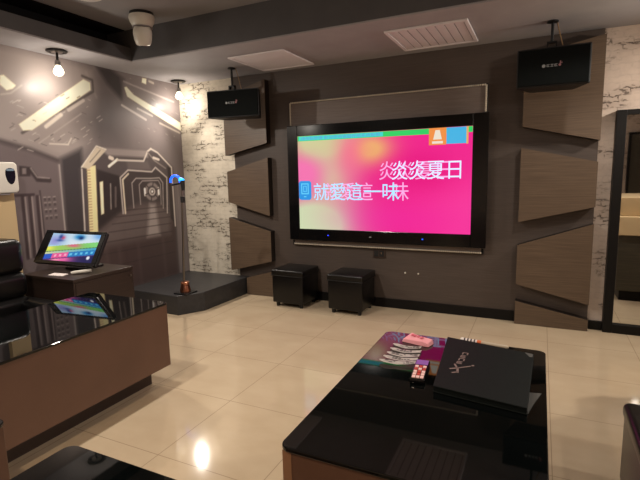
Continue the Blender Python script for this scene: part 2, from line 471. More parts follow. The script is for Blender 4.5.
mline([(3.1, 1.49), (3.07, 0.86)], .007, (176, 168, 160))
mpoly([(3.1, 1.51), (3.29, 1.71), (3.40, 1.68), (3.18, 1.49)], (164, 154, 138))
mline([(3.1, 1.51), (3.29, 1.72), (3.40, 1.69)], .006, (186, 178, 166))
mline([(3.20, 1.56), (3.33, 1.68)], .004, (96, 90, 86), .9)
mline([(3.42, 1.52), (3.53, 1.59)], .014, (206, 196, 178))
mline([(3.44, 1.61), (3.47, 1.60)], .02, (190, 180, 168), .9)
mline([(3.53, 1.585), (3.89, 1.58), (3.96, 1.69), (4.01, 1.72)], .010, LG)
mline([(4.01, 1.72), (4.11, 1.68), (4.32, 1.51), (4.32, 0.80)], .009, (172, 164, 156))
mline([(3.96, 1.68), (4.05, 1.59), (4.22, 1.50)], .008, (120, 112, 108))
mline([(4.04, 1.62), (4.12, 1.60)], .014, (184, 176, 166), .9)
mpoly([(4.25, 1.52), (4.30, 1.50), (4.30, .84), (4.25, .9)], (58, 52, 52), .9)
mpoly([(3.29, 1.36), (3.33, 1.37), (3.31, 1.04), (3.275, 1.03)], (206, 192, 160))
mline([(3.42, 1.34), (3.40, 1.08)], .006, (150, 142, 136), .8)
mline([(3.48, 1.30), (3.46, 1.10)], .012, (96, 88, 86), .8)
mline([(3.55, 1.02), (3.55, 1.4), (3.66, 1.48), (4.0, 1.46), (4.06, 1.51), (4.16, 1.44), (4.23, 1.39), (4.2, 0.97)], .008, (158, 150, 144))
mline([(3.58, 1.02), (3.58, 1.38), (3.66, 1.44)], .010, (184, 174, 156), .9)
mline([(3.7, 1.07), (3.7, 1.34), (3.76, 1.39), (3.97, 1.385), (4.11, 1.39), (4.16, 1.33), (4.14, 1.03)], .006, (146, 138, 133))
mline([(3.8, 1.1), (3.8, 1.32), (3.85, 1.36), (4.09, 1.36), (4.12, 1.31), (4.11, 1.08)], .005, (138, 130, 126))
def disc(cx, cy, r, c, a=1.0, soft=.008): mpoly([(cx + r * 1.05 * math.cos(t * PI / 9), cy + r * math.sin(t * PI / 9)) for t in range(18)], c, a, soft)
disc(3.985, 1.235, .105, (116, 108, 105)); disc(3.985, 1.235, .07, (74, 68, 68)); disc(3.985, 1.235, .045, (160, 152, 146)); disc(3.985, 1.235, .026, (60, 56, 56)); disc(3.985, 1.235, .014, (230, 224, 214))
for yy in (3.875, 4.085): mline([(yy, 1.27), (yy, 1.20)], .012, (206, 198, 188))
for a in range(6):
    t = a * PI / 3 + .3
    mline([(3.985 + .06 * math.cos(t), 1.235 + .06 * math.sin(t)), (3.985 + .11 * math.cos(t), 1.235 + .11 * math.sin(t))], .007, (60, 55, 55), .9)
mline([(4.40, 1.46), (4.41, .5)], .008, (120, 112, 110), .6)
# scratches and rivet marks in the print
rnd = random.Random(3)
for k in range(60):
    y = rnd.uniform(2.45, 3.35); z = rnd.uniform(1.66, 2.12) + (y - 2.6) * .12
    l = rnd.uniform(.01, .05)
    mline([(y, z), (y + l, z + l * rnd.choice((.62, .6, -.3)))], rnd.uniform(.002, .005), rnd.choice(((168, 160, 152), (150, 143, 137), (84, 78, 77))), .7, .004)
mline([(2.80, 1.72), (2.98, 1.72), (3.02, 1.78)], .006, (180, 172, 162), .8)
for k in range(40):
    y = rnd.uniform(3.7, 4.5); z = rnd.uniform(1.75, 2.5)
    l = rnd.uniform(.01, .05)
    mline([(y, z), (y + l, z - l * .4)], rnd.uniform(.002, .004), rnd.choice(((150, 143, 138), (84, 78, 77))), .5, .004)
M0Y, M1Y, M0Z, M1Z = 1.2, YB - .002, 0.2, ZC - .001
NU, NV = 420, 290
BUCK = {}
for k, it in enumerate(MUR):
    a, b, c, d = it[5]
    for i in range(int((a - M0Y) / .1) - 1, int((b - M0Y) / .1) + 2):
        for j in range(int((c - M0Z) / .1) - 1, int((d - M0Z) / .1) + 2): BUCK.setdefault((i, j), []).append(k)
def mural_colour(u, v):
    y = M0Y + u * (M1Y - M0Y); z = M0Z + v * (M1Z - M0Z); p = (y, z)
    col = [104.0, 97.0, 96.0]
    for k in BUCK.get((int((y - M0Y) / .1), int((z - M0Z) / .1)), ()):
        it = MUR[k]; e = it[5]
        if not (e[0] <= y <= e[1] and e[2] <= z <= e[3]): continue
        if it[0] == 'p':
            poly = it[1]; d = min(seg_d(p, poly[i], poly[(i + 1) % len(poly)]) for i in range(len(poly)))
            if not inside(p, poly): d = -d
        else:
            d = it[6] - min(seg_d(p, it[1][i], it[1][i + 1]) for i in range(len(it[1]) - 1))
        t = max(0.0, min(1.0, (d + it[4]) / (2 * it[4]))) * it[3]
        for q in range(3): col[q] += (it[2][q] - col[q]) * t
    return [max(18, min(235, 108 + (q - 94) * 1.42)) for q in col]
mur = colour_grid('wall_mural', NU, NV, lambda u, v: (XL + .004, M0Y + u * (M1Y - M0Y), M0Z + v * (M1Z - M0Z)), mural_colour, printed('corridor mural print', .42))
tag(mur, 'grey science-fiction corridor mural printed across the left wall', 'mural')

# ------------------------------------------------------------------ slanted wood boards beside the television
YF_BOARD = 4.42
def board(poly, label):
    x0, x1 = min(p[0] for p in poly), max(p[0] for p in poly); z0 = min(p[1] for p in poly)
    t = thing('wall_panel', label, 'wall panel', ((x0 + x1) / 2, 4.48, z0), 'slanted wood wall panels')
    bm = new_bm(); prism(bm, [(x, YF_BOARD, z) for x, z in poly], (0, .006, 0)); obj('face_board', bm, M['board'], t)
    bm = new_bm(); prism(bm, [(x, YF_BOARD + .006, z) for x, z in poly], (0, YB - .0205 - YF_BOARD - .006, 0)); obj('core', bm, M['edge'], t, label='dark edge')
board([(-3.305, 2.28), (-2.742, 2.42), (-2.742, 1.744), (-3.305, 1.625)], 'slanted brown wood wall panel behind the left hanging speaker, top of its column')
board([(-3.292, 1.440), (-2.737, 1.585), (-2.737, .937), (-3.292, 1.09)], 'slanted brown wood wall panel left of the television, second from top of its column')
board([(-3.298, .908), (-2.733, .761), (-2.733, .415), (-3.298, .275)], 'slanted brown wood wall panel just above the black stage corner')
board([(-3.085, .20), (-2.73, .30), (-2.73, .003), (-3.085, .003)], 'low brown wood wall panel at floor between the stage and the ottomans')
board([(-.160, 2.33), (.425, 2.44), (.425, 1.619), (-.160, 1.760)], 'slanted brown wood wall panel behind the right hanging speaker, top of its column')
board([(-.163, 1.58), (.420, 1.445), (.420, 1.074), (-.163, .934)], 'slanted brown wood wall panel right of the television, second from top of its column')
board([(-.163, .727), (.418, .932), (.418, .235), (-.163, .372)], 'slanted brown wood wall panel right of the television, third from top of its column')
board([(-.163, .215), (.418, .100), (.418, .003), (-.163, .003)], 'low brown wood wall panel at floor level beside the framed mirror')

# ------------------------------------------------------------------ television and its studded surround
t = thing('television_surround', 'dark wood niche panel with beaded silver edge behind the television', 'wall frame', (-1.45, 4.5, .62))
bm = new_bm(); bx(bm, -2.455, -.475, 4.480, YB - .0205, .635, 2.14); obj('back_panel', bm, M['niche'], t)
bm = new_bm()
def beads(bm, a, b, n, r=.0105):
    for k in range(n):
        f = (k + .5) / n
        p = Vector(a).lerp(Vector(b), f)
        bmesh.ops.create_icosphere(bm, subdivisions=1, radius=r, matrix=Matrix.Translation(p))
beads(bm, (-2.462, 4.474, 1.915), (-2.462, 4.474, 2.150), 15)
beads(bm, (-2.46, 4.474, 2.150), (-.47, 4.474, 2.150), 100)
beads(bm, (-.468, 4.474, 1.915), (-.468, 4.474, 2.150), 15)
obj('beaded_trim', bm, M['beads'], t, smooth=True, label='silver beaded trim above the screen')
bm = new_bm()
beads(bm, (-2.46, 4.474, .630), (-.47, 4.474, .630), 100)
obj('beaded_trim', bm, M['beads'], t, smooth=True, label='silver beaded trim below the screen')
bm = new_bm()
bx(bm, -2.475, -.455, 4.479, YB - .0205, 2.141, 2.160); bx(bm, -2.475, -.455, 4.479, YB - .0205, .620, .634)
bx(bm, -2.475, -2.456, 4.479, YB - .0205, .634, 2.141); bx(bm, -.474, -.455, 4.479, YB - .0205, .634, 2.141)
obj('edge_strip', bm, M['skirt'], t)

TY = 4.44
tv = thing('television', 'large wall television with black bezel showing a pink picture with song words', 'television', (-1.46, TY, .676))
bm = new_bm()
bx(bm, -2.486, -2.365, TY - .012, 4.462, .680, 1.905); bx(bm, -.569, -.433, TY - .012, 4.462, .680, 1.905)
bx(bm, -2.365, -.569, TY - .012, 4.462, 1.795, 1.905); bx(bm, -2.365, -.569, TY - .012, 4.462, .680, .805)
obj('bezel', bm, M['black_gloss'], tv, bev=.004, seg=2)
bm = new_bm(); bx(bm, -2.37, -.56, TY + .008, 4.462, .80, 1.80); obj('back_shell', bm, M['black'], tv)
def mix3(a, b, f): return tuple(x + (y - x) * f for x, y in zip(a, b))
def sm(e0, e1, x):
    t_ = max(0, min(1, (x - e0) / (e1 - e0))); return t_ * t_ * (3 - 2 * t_)
def tv_colour(u, v):
    c = (240, 34, 138)
    g = lambda cx, cy, sx, sy: math.exp(-(((u - cx) / sx) ** 2 + ((v - cy) / sy) ** 2))
    c = mix3(c, (250, 66, 160), sm(.55, 1.0, u) * .7 * sm(.2, .8, 1 - v) + .25 * g(.9, .75, .25, .3))
    c = mix3(c, (206, 206, 150), min(1, 1.35 * g(.16, .95, .24, .30)))
    c = mix3(c, (206, 222, 178), min(1, 1.5 * g(.10, .06, .27, .30)))
    c = mix3(c, (214, 198, 160), min(1, .9 * g(.22, .55, .14, .30)))
    c = mix3(c, (246, 118, 178), min(.95, 1.3 * g(.02, .60, .13, .17)))
    c = mix3(c, (238, 176, 112), min(1, 1.15 * g(.455, .83, .13, .15)))
    c = mix3(c, (252, 96, 150), .6 * g(.33, .8, .09, .3))
    c = mix3(c, (228, 16, 122), .8 * g(.75, .60, .18, .20))
    c = mix3(c, (242, 40, 160), .55 * g(.6, .12, .35, .2))
    return c
scr = colour_grid('screen', 96, 54, lambda u, v: (-2.365 + u * 1.796, TY + .002, .805 + v * .99), tv_colour, printed('television picture', .2, 1.0), tv)
scr['label'] = 'pink and yellow glowing screen'
def flat(name, x0, x1, z0, z1, y, mat, parent, label=None):
    bm = new_bm(); bx(bm, x0, x1, y, y + .0012, z0, z1); return obj(name, bm, mat, parent, label=label)
E_ = lambda n, rgb, s=1.0: glow(n, rgb, s)
flat('caption_band', -2.362, -.572, 1.742, 1.793, TY + .0006, E_('green caption', (34, 206, 96)), tv, 'green band along the top of the screen')
flat('caption_field', -2.347, -1.414, 1.748, 1.789, TY - .0004, E_('cyan caption', (48, 214, 202)), tv, 'cyan field in the green band')
text_part('caption_text', '請按點歌鍵 歡迎使用電腦伴唱系統點歌', -2.32, 1.768, TY - .0018, .038, E_('caption glyphs', (92, 150, 220)), tv, width=.88)
flat('corner_badge', -.965, -.805, 1.640, 1.797, TY - .0004, E_('orange badge', (240, 142, 66)), tv, 'orange badge in the screen corner')
bm = new_bm()
prism(bm, [(-.905, TY - .0024, 1.775), (-.865, TY - .0024, 1.775), (-.845, TY - .0024, 1.690), (-.925, TY - .0024, 1.690)], (0, .001, 0))
bx(bm, -.935, -.835, TY - .0024, TY - .0014, 1.652, 1.674)
obj('badge_symbol', bm, E_('badge symbol', (236, 224, 206)), tv, label='white symbol on the orange badge')
flat('badge_square', -.803, -.625, 1.645, 1.793, TY - .0004, E_('badge square', (64, 178, 226)), tv, 'plain blue square in the screen corner')
flat('badge_edge', -.625, -.608, 1.640, 1.797, TY - .0004, E_('badge edge', (232, 168, 96)), tv)
bm = new_bm(); prism(bm, [(x, TY - .0004, z) for x, z in rrect(-2.363, -2.214, 1.119, 1.323, .03)], (0, .001, 0))
ic = obj('side_badge', bm, E_('blue badge', (22, 146, 226)), tv, label='blue round-cornered badge at the screen side')
bm = new_bm()
for a in ((-2.335, -2.245, 1.285, 1.297), (-2.335, -2.245, 1.180, 1.192), (-2.335, -2.323, 1.18, 1.297), (-2.257, -2.245, 1.18, 1.297), (-2.310, -2.270, 1.262, 1.270), (-2.310, -2.270, 1.205, 1.213), (-2.310, -2.302, 1.205, 1.27), (-2.278, -2.270, 1.205, 1.27), (-2.305, -2.275, 1.148, 1.160)):
    bx(bm, a[0], a[1], TY - .0020, TY - .0010, a[2], a[3])
obj('badge_frame', bm, E_('badge lines', (96, 206, 248)), tv)
W1 = E_('song words white', (200, 216, 255), 1.35); W2 = E_('song words lilac', (244, 166, 224), 1.1); W3 = E_('song words cyan', (160, 214, 252), 1.3)
text_part('song_title_echo', '炎炎夏日', -1.455, 1.412, TY - .0002, .195, W2, tv, width=.69)
text_part('song_title', '炎炎夏日', -1.325, 1.412, TY - .0016, .195, W1, tv, width=.66)
text_part('song_line_echo', '就愛這一味', -2.06, 1.208, TY - .0002, .195, W2, tv, width=.905)
text_part('song_line', '就愛這一味', -2.185, 1.208, TY - .0016, .195, W3, tv, width=.935)
for x, m_, w in ((-2.03, 'led_dim', .016), (-1.02, 'led', .012), (-1.56, 'logo_grey', .022)):
    flat('indicator_light', x, x + w, .738, .748, TY - .0135, M[m_], tv)

# ------------------------------------------------------------------ wall socket and screw heads below the television
t = thing('wall_socket', 'dark brown double wall socket on the cladding below the television', 'wall socket', (-1.478, 4.5, .565))
bm = new_bm(); bx(bm, -1.543, -1.413, 4.497, YB - .0205, .520, .612); obj('socket_plate', bm, M['plinth'], t, bev=.004)
bm = new_bm(); bx(bm, -1.53, -1.485, 4.494, 4.499, .535, .597); bx(bm, -1.472, -1.427, 4.494, 4.499, .535, .597); obj('socket_face', bm, M['black'], t)
bm = new_bm(); bx(bm, -1.455, -1.450, 4.4925, 4.495, .560, .580); obj('indicator_mark', bm, M['brass'], t)
for x, lab in ((-1.205, 'tiny pale screw in the cladding, nearer the wall socket'), (-1.07, 'tiny pale screw in the cladding, farther from the wall socket')):
    bm = new_bm(); tube(bm, [(x, 4.5085, .38), (x, 4.498, .38)], [.009, .007], 10)
    solo('wall_screw', bm, M['white'], lab, 'screw', 'screws in the cladding')

# ------------------------------------------------------------------ hanging speakers
def speaker(cx, cy, w, h, d, zt, rot, mount, label, pole_lab):
    R = Matrix.Translation((cx, cy, 0)) @ Matrix.Rotation(rot, 4, 'Z')
    t = thing('hanging_speaker', label, 'speaker', (mount[0], mount[1], ZC), 'black ceiling-hung speakers')
    bm = new_bm()
    # cabinet: front face at y=0, tapering to the back, undercut lower edge
    prof = [(-w / 2, 0), (w / 2, 0), (w / 2 - .09, d), (-w / 2 + .09, d)]
    z0, z1 = zt - h, zt
    a = [bm.verts.new(R @ Vector((x, y, z0 + (.0 if y == 0 else .0)))) for x, y in prof]
    b = [bm.verts.new(R @ Vector((x, y, z1))) for x, y in prof]
    bm.faces.new(a); bm.faces.new(b)
    for i in range(4): bm.faces.new((a[i], a[(i + 1) % 4], b[(i + 1) % 4], b[i]))
    cab = obj('cabinet', bm, M['black'], t, bev=.008)
    ms_ = .72
    bm = new_bm(); bx(bm, -w / 2 + .012, w / 2 - .012, -.012, .002, z0 + .012, z1 - .012, R); obj('front_grille', bm, M['cloth'], t, bev=.004)
    bm = new_bm()
    zc = z0 + h * .52
    tube(bm, [R @ Vector((-.062, -.0125, zc)), R @ Vector((-.062, -.0145, zc))], .012, 12)
    for k in range(3):
        x = -.043 + k * .026
        bx(bm, x, x + .020, -.0145, -.0125, zc - .009, zc - .005, R); bx(bm, x, x + .020, -.0145, -.0125, zc + .005, zc + .009, R)
        bx(bm, x + .008, x + .0125, -.0145, -.0125, zc - .009, zc + .009, R)
        if k != 1: bx(bm, x, x + .0045, -.0145, -.0125, zc - .009, zc + .009, R)
    obj('brand_mark', bm, M['logo_grey'], t, label='small pale lettering mark')
    bm = new_bm()
    tube(bm, [R @ Vector((.045, -.0125, zc)), R @ Vector((.045, -.0145, zc))], .009, 10)
    bx(bm, .045, .052, -.0145, -.0125, zc, zc + .028, R); bx(bm, .052, .062, -.0145, -.0125, zc + .012, zc + .017, R)
    obj('note_mark', bm, M['logo_red'], t, label='small pale red note mark')
    bm = new_bm(); lathe(bm, mount[0], mount[1], [(0, ZC - .0005), (.04, ZC - .0005), (.04, ZC - .010), (.018, ZC - .016), (0, ZC - .016)]); obj('ceiling_plate', bm, M['black_metal'], t, smooth=True)
    bm = new_bm(); tube(bm, [(mount[0], mount[1], ZC - .012), (mount[0], mount[1], zt + .055)], .011, 10); obj('pole', bm, M['black_metal'], t, smooth=True)
    bm = new_bm()
    p = Vector((mount[0], mount[1], 0))
    bx(bm, p.x - .035, p.x - .025, p.y - .02, p.y + .02, zt - .004, zt + .06); bx(bm, p.x + .025, p.x + .035, p.y - .02, p.y + .02, zt - .004, zt + .06)
    bx(bm, p.x - .035, p.x + .035, p.y - .02, p.y + .02, zt + .05, zt + .062)
    obj('yoke', bm, M['black_metal'], t)
    bm = new_bm()
    tube(bm, [(mount[0] + .03, mount[1] + .03, ZC - .002), (mount[0] + .045, mount[1] + .04, ZC - .06), (mount[0] + .075, mount[1] + .05, zt + .04), (mount[0] + .10, mount[1] + .045, zt - .002)], .004, 8)
    obj('cable', bm, M['brass'], t, smooth=True, label='thin tan speaker cable')
    return t
speaker(-2.875, 4.01, .59, .275, .24, 2.265, math.radians(8), (-2.955, 4.13), 'black speaker hanging from the ceiling left of the television', '')
speaker(.048, 3.98, .50, .285, .26, 2.293, 0.0, (.035, 4.10), 'black speaker hanging from the ceiling right of the television', '')

# ------------------------------------------------------------------ ceiling spotlights with lit bulbs
def spot(x, y, label, lab_group='lit ceiling spot bulbs'):
    t = thing('spot_bulb', label, 'ceiling lamp', (x, y, ZC), lab_group)
    bm = new_bm(); lathe(bm, x, y, [(0, ZC - .0005), (.082, ZC - .0005), (.085, ZC - .008), (.078, ZC - .016), (.055, ZC - .016), (.05, ZC - .010), (0, ZC - .010)], 32); obj('ceiling_plate', bm, M['black_metal'], t, smooth=True, label='black ring plate')
    bm = new_bm(); lathe(bm, x, y, [(0, ZC - .0105), (.048, ZC - .0105), (.046, ZC - .018), (.012, ZC - .022), (0, ZC - .022)]); obj('plate_centre', bm, M['steel'], t, smooth=True)
    bm = new_bm(); tube(bm, [(x, y, ZC - .018), (x, y, ZC - .085)], .010, 12); obj('stem', bm, M['black_metal'], t, smooth=True)
    bm = new_bm(); lathe(bm, x, y, [(0, ZC - .083), (.020, ZC - .083), (.024, ZC - .10), (.026, ZC - .125), (.022, ZC - .127), (0, ZC - .127)]); obj('lamp_holder', bm, M['steel'], t, smooth=True)
    bm = new_bm(); z = ZC - .126
    lathe(bm, x, y, [(0, z), (.020, z), (.026, z - .014), (.038, z - .034), (.043, z - .052), (.038, z - .070), (.022, z - .084), (0, z - .088)], 20)
    obj('bulb', bm, M['bulb'], t, smooth=True, label='glowing warm white bulb')
    return t
s1 = spot(-3.835, 2.81, 'lit spot bulb under the soffit nearer the camera, by the mural light bar')
s2 = dup(s1, (-.03, 1.53, 0), 'lit spot bulb in the far corner above the mic stand')

# ------------------------------------------------------------------ security camera on the tray ceiling
cx, cy = -3.165, 3.15
t = thing('security_camera', 'white dome security camera hanging from the tray ceiling', 'camera', (cx, cy, ZT))
bm = new_bm(); lathe(bm, cx, cy, [(0, ZT - .0005), (.098, ZT - .0005), (.100, ZT - .02), (.09, ZT - .026), (0, ZT - .026)], 32); obj('mount_ring', bm, M['black'], t, smooth=True)
bm = new_bm(); lathe(bm, cx, cy, [(0, ZT - .025), (.104, ZT - .025), (.108, ZT - .045), (.098, ZT - .08), (.076, ZT - .118), (.07, ZT - .122), (0, ZT - .122)], 32); obj('housing', bm, M['white'], t, smooth=True)
TL = Matrix.Translation((cx + .008, cy - .01, ZT - .175)) @ Matrix.Rotation(math.radians(14), 4, 'Y') @ Matrix.Rotation(math.radians(14), 4, 'X')
bm = new_bm(); lathe(bm, 0, 0, [(0, .065), (.06, .06), (.076, .03), (.078, 0), (.072, -.05), (.06, -.085), (.05, -.092), (0, -.092)], 28, TL); hd = obj('camera_head', bm, M['white'], t, smooth=True)
bm = new_bm(); lathe(bm, 0, 0, [(0, -.090), (.046, -.090), (.044, -.098), (.02, -.104), (0, -.105)], 24, TL); obj('lens', bm, M['dark_window'], hd, smooth=True, label='dark lens')
bm = new_bm(); lathe(bm, cx, cy, [(.070, ZT - .119), (.083, ZT - .119), (.083, ZT - .127), (.070, ZT - .127)], 32); obj('swivel_ring', bm, M['grey_slot'], t, smooth=True)

# ------------------------------------------------------------------ ceiling vents and disc
t = thing('ceiling_hatch', 'plain white square access panel in the ceiling left of the louvred vent', 'ceiling panel', (-2.42, 4.08, ZC))
bm = new_bm()
x0, x1, y0, y1 = -2.72, -2.118, 3.745, 4.385
for a in ((x0, x1, y0, y0 + .035), (x0, x1, y1 - .035, y1), (x0, x0 + .035, y0 + .035, y1 - .035), (x1 - .035, x1, y0 + .035, y1 - .035)): bx(bm, *a, ZC - .014, ZC - .0005)
obj('frame', bm, M['white_vent'], t, bev=.003)
bm = new_bm(); bx(bm, x0 + .037, x1 - .037, y0 + .037, y1 - .037, ZC - .010, ZC - .0005); obj('panel', bm, M['white_vent'], t)
t = thing('ceiling_vent', 'white louvred air vent in the ceiling above the television', 'air vent', (-.85, 4.04, ZC))
x0, x1, y0, y1 = -1.172, -.532, 3.70, 4.34
bm = new_bm()
for a in ((x0, x1, y0, y0 + .03), (x0, x1, y1 - .03, y1), (x0, x0 + .03, y0 + .03, y1 - .03), (x1 - .03, x1, y0 + .03, y1 - .03)): bx(bm, *a, ZC - .016, ZC - .0005)
obj('frame', bm, M['white_vent'], t, bev=.003)
bm = new_bm(); bx(bm, x0 + .03, x1 - .03, y0 + .03, y1 - .03, ZC - .003, ZC - .0006); obj('backing', bm, M['grey_slot'], t)
n = 8; sw = (x1 - x0 - .066) / n
for k in range(n):
    xa = x0 + .033 + k * sw
    bm = new_bm(); prism(bm, [(xa + .003, y0 + .032, ZC - .0095), (xa + sw - .003, y0 + .032, ZC - .012), (xa + sw - .003, y0 + .032, ZC - .0095), (xa + .003, y0 + .032, ZC - .007)], (0, y1 - y0 - .064, 0))
    obj('slat', bm, M['white_vent'], t)
bm = new_bm(); lathe(bm, -3.215, 2.655, [(0, ZT - .0005), (.105, ZT - .0005), (.11, ZT - .014), (.09, ZT - .022), (0, ZT - .024)], 32)
solo('ceiling_disc', bm, M['disc'], 'white round ceiling fitting cut by the top edge of the photo', 'ceiling fitting', smooth=True)

# ------------------------------------------------------------------ stage platform with cut corner, microphone stand
bm = new_bm()
poly = [(XL + .005, 3.50), (-3.27, 3.455), (-3.125, 3.70), (-3.10, YB - .0215), (XL + .005, YB - .003)]
poly = [(XL + .006, 3.50), (-3.27, 3.455), (-3.125, 3.70), (-3.10, YB - .022), (XL + .006, YB - .022)]
prism(bm, [(x, y, .0) for x, y in poly], (0, 0, .2))
solo('stage_platform', bm, M['stage'], 'low black corner stage with a cut corner under the mic stand', 'stage', bev=.006)
bx_, by_ = -3.285, 3.60
t = thing('microphone_stand', 'thin microphone stand with blue glowing ring on the corner stage', 'microphone stand', (bx_, by_, .2))
bm = new_bm(); bx(bm, bx_ - .085, bx_ + .085, by_ - .085, by_ + .085, .2005, .214); obj('base_plate', bm, M['black_metal'], t, bev=.004)
bm = new_bm(); lathe(bm, bx_, by_, [(0, .213), (.052, .213), (.056, .235), (.046, .275), (.040, .300), (.046, .318), (.03, .325), (0, .325)], 24); obj('base_cup', bm, M['copper'], t, smooth=True, label='shiny copper base cup')
tx, ty = bx_ + .045, by_ - .01
bm = new_bm(); tube(bm, [(bx_ - .012, by_, .32), (tx + .006, ty, 1.33)], .011, 12); obj('pole', bm, M['steel'], t, smooth=True)
bm = new_bm(); tube(bm, [(tx + .005, ty, 1.14), (tx + .006, ty, 1.20)], .022, 14); obj('clutch', bm, M['black'], t, smooth=True)
bm = new_bm(); tube(bm, [(tx + .02, ty, 1.26), (tx + .016, ty, 1.36)], [.016, .024], 14); obj('clip', bm, M['black'], t, smooth=True)
bm = new_bm()
rc = Vector((tx - .075, ty, 1.355))
pts = [rc + Vector((.062 * math.cos(a), .0, .055 * math.sin(a))) for a in [math.radians(195 - 18 * k) for k in range(13)]]
tube(bm, pts, .012, 10); obj('light_ring', bm, M['led'], t, smooth=True, label='blue glowing arc')
bm = new_bm(); tube(bm, [(tx - .018, ty, 1.372), (tx + .012, ty, 1.362), (tx + .035, ty, 1.358)], [.018, .024, .012], 12); obj('light_head', bm, E_('cyan lamp', (24, 160, 255), 2.6), t, smooth=True, label='cyan glowing lamp head')
bm = new_bm(); tube(bm, [(tx - .12, ty, 1.318), (tx - .04, ty, 1.330), (tx + .01, ty, 1.345)], .012, 10); obj('holder', bm, M['black'], t, smooth=True)

# ------------------------------------------------------------------ two black leather ottomans
def ottoman(x, y, rot, label):
    R = Matrix.Translation((x, y, 0)) @ Matrix.Rotation(rot, 4, 'Z')
    t = thing('ottoman', label, 'ottoman', (x, y, 0), 'black cube ottomans')
    s = .19
    bm = new_bm(); bx(bm, -s + .006, s - .006, -s + .006, s - .006, .045, .345, R); obj('upholstered_body', bm, M['leather'], t, bev=.014, seg=3, smooth=True)
    bm = new_bm(); bx(bm, -s, s, -s, s, .338, .400, R)
    bmesh.ops.subdivide_edges(bm, edges=[e for e in bm.edges], cuts=4, use_grid_fill=True)
    Ri = R.inverted()
    for v in bm.verts:
        q = Ri @ v.co
        if q.z > .39: v.co.z += .018 * max(0, 1 - (q.x / s) ** 2) * max(0, 1 - (q.y / s) ** 2)
    obj('seat_pad', bm, M['leather'], t, bev=.018, seg=3, smooth=True)
    bm = new_bm()
    zz = .341
    c = [(-s, -s), (s, -s), (s, s), (-s, s), (-s, -s)]
    for a, b in zip(c, c[1:]): tube(bm, [R @ Vector((a[0], a[1], zz)), R @ Vector((b[0], b[1], zz))], .005, 8)
    obj('piping', bm, M['leather'], t, smooth=True)
    for sx in (-1, 1):
        for sy in (-1, 1):
            bm = new_bm(); lathe(bm, sx * (s - .05), sy * (s - .05), [(0, 0), (.018, 0), (.022, .047), (0, .047)], 12, R); obj('foot', bm, M['black'], t)
    return t
o1 = ottoman(-2.355, 4.285, math.radians(-1), 'black leather cube ottoman nearer the stage, below the television')
o2 = dup(o1, (.655, -.005, 0), 'black leather cube ottoman below the wall socket')

# ------------------------------------------------------------------ framed mirror on the back wall
t = thing('wall_mirror', 'tall black framed mirror on the brick wall at the right edge', 'mirror', (.9, 4.5, 0))
bm = new_bm()
x0, x1, z0, z1 = .532, 1.30, .0, 1.850
bx(bm, x0, x0 + .07, 4.455, YB - .002, z0, z1); bx(bm, x1 - .07, x1, 4.455, YB - .002, z0, z1)
bx(bm, x0 + .07, x1 - .07, 4.455, YB - .002, z0, .075); bx(bm, x0 + .07, x1 - .07, 4.455, YB - .002, z1 - .04, z1)
obj('frame', bm, M['skirt'], t, bev=.003)
bm = new_bm(); bx(bm, x0 + .065, x1 - .065, 4.490, YB - .002, .07, z1 - .035); obj('mirror_glass', bm, M['mirror'], t, label='reflecting glass')
# counter standing by the right wall, seen in the mirror
t = thing('counter', 'cream topped dark wood counter seen reflected in the framed mirror', 'counter', (1.2, 3.2, 0))
bm = new_bm(); bx(bm, .76, XR - .005, 2.35, 3.37, .11, .70); obj('body', bm, M['tap'], t, bev=.003)
bm = new_bm(); bx(bm, .735, XR - .005, 2.30, 3.40, .70, .89); obj('worktop', bm, M['stone'], t, bev=.004, label='thick cream worktop')
bm = new_bm(); bx(bm, .735, XR - .005, 2.30, 3.28, .89, 1.08); obj('upper_ledge', bm, M['beige'], t, bev=.004, label='beige upper ledge')
bm = new_bm(); bx(bm, .80, XR - .005, 2.40, 3.33, 0, .11); obj('plinth', bm, M['skirt'], t)

bm = new_bm(); bx(bm, 1.665, XR - .002, YF + .001, YF + .045, 0.004, 2.05); struct('door_1', bm, M['tap'])
bm = new_bm(); bx(bm, 1.615, 1.664, YF + .001, YF + .06, 0, 2.10); bx(bm, 1.664, XR - .002, YF + .001, YF + .06, 2.051, 2.10); struct('trim_5', bm, M['skirt'])

# ------------------------------------------------------------------ black glass tables (four in the room)
ZTAB = .58
def glass_table(x0, x1, y0, y1, label):
    t = thing('glass_top_table', label, 'table', ((x0 + x1) / 2, (y0 + y1) / 2, 0), 'black glass topped box tables')
    bm = new_bm(); prism(bm, [(x, y, ZTAB - .014) for x, y in rrect(x0, x1, y0, y1, .035)], (0, 0, .014)); obj('glass_top', bm, M['glass'], t, bev=.003, seg=2, label='black reflecting glass top')
    bm = new_bm(); bx(bm, x0 + .010, x1 - .010, y0 + .010, y1 - .010, .15, ZTAB - .0145); obj('body', bm, M['body'], t, bev=.002, seg=1, label='brown laminate box')
    for sx in (0, 1):
        bm = new_bm(); xa = x0 + .010 if sx == 0 else x1 - .010 - .03
        bx(bm, xa, xa + .03, y0 + .0085, y0 + .0098, .15, ZTAB - .0146); obj('edge_band', bm, M['body_edge'], t)
    bm = new_bm(); bx(bm, x0 + .16, x1 - .16, y0 + .05, y1 - .045, 0, .151); obj('plinth', bm, M['plinth'], t)
    return t
tab = glass_table(-.690, .054, 1.112, 2.232, 'black glass topped table in front, holding the menu, slips and remote')
dsk = dup(tab, (-2.238, -.002, 0), 'black glass topped brown box table on the left before the armchair')
tb2 = dup(tab, (-.604, -1.366, 0), 'black glass topped table, only its far corner showing at the bottom left')
tb3 = dup(tab, (-1.672, -1.366, 0), 'black glass topped table, only a sliver showing at the far left bottom edge')

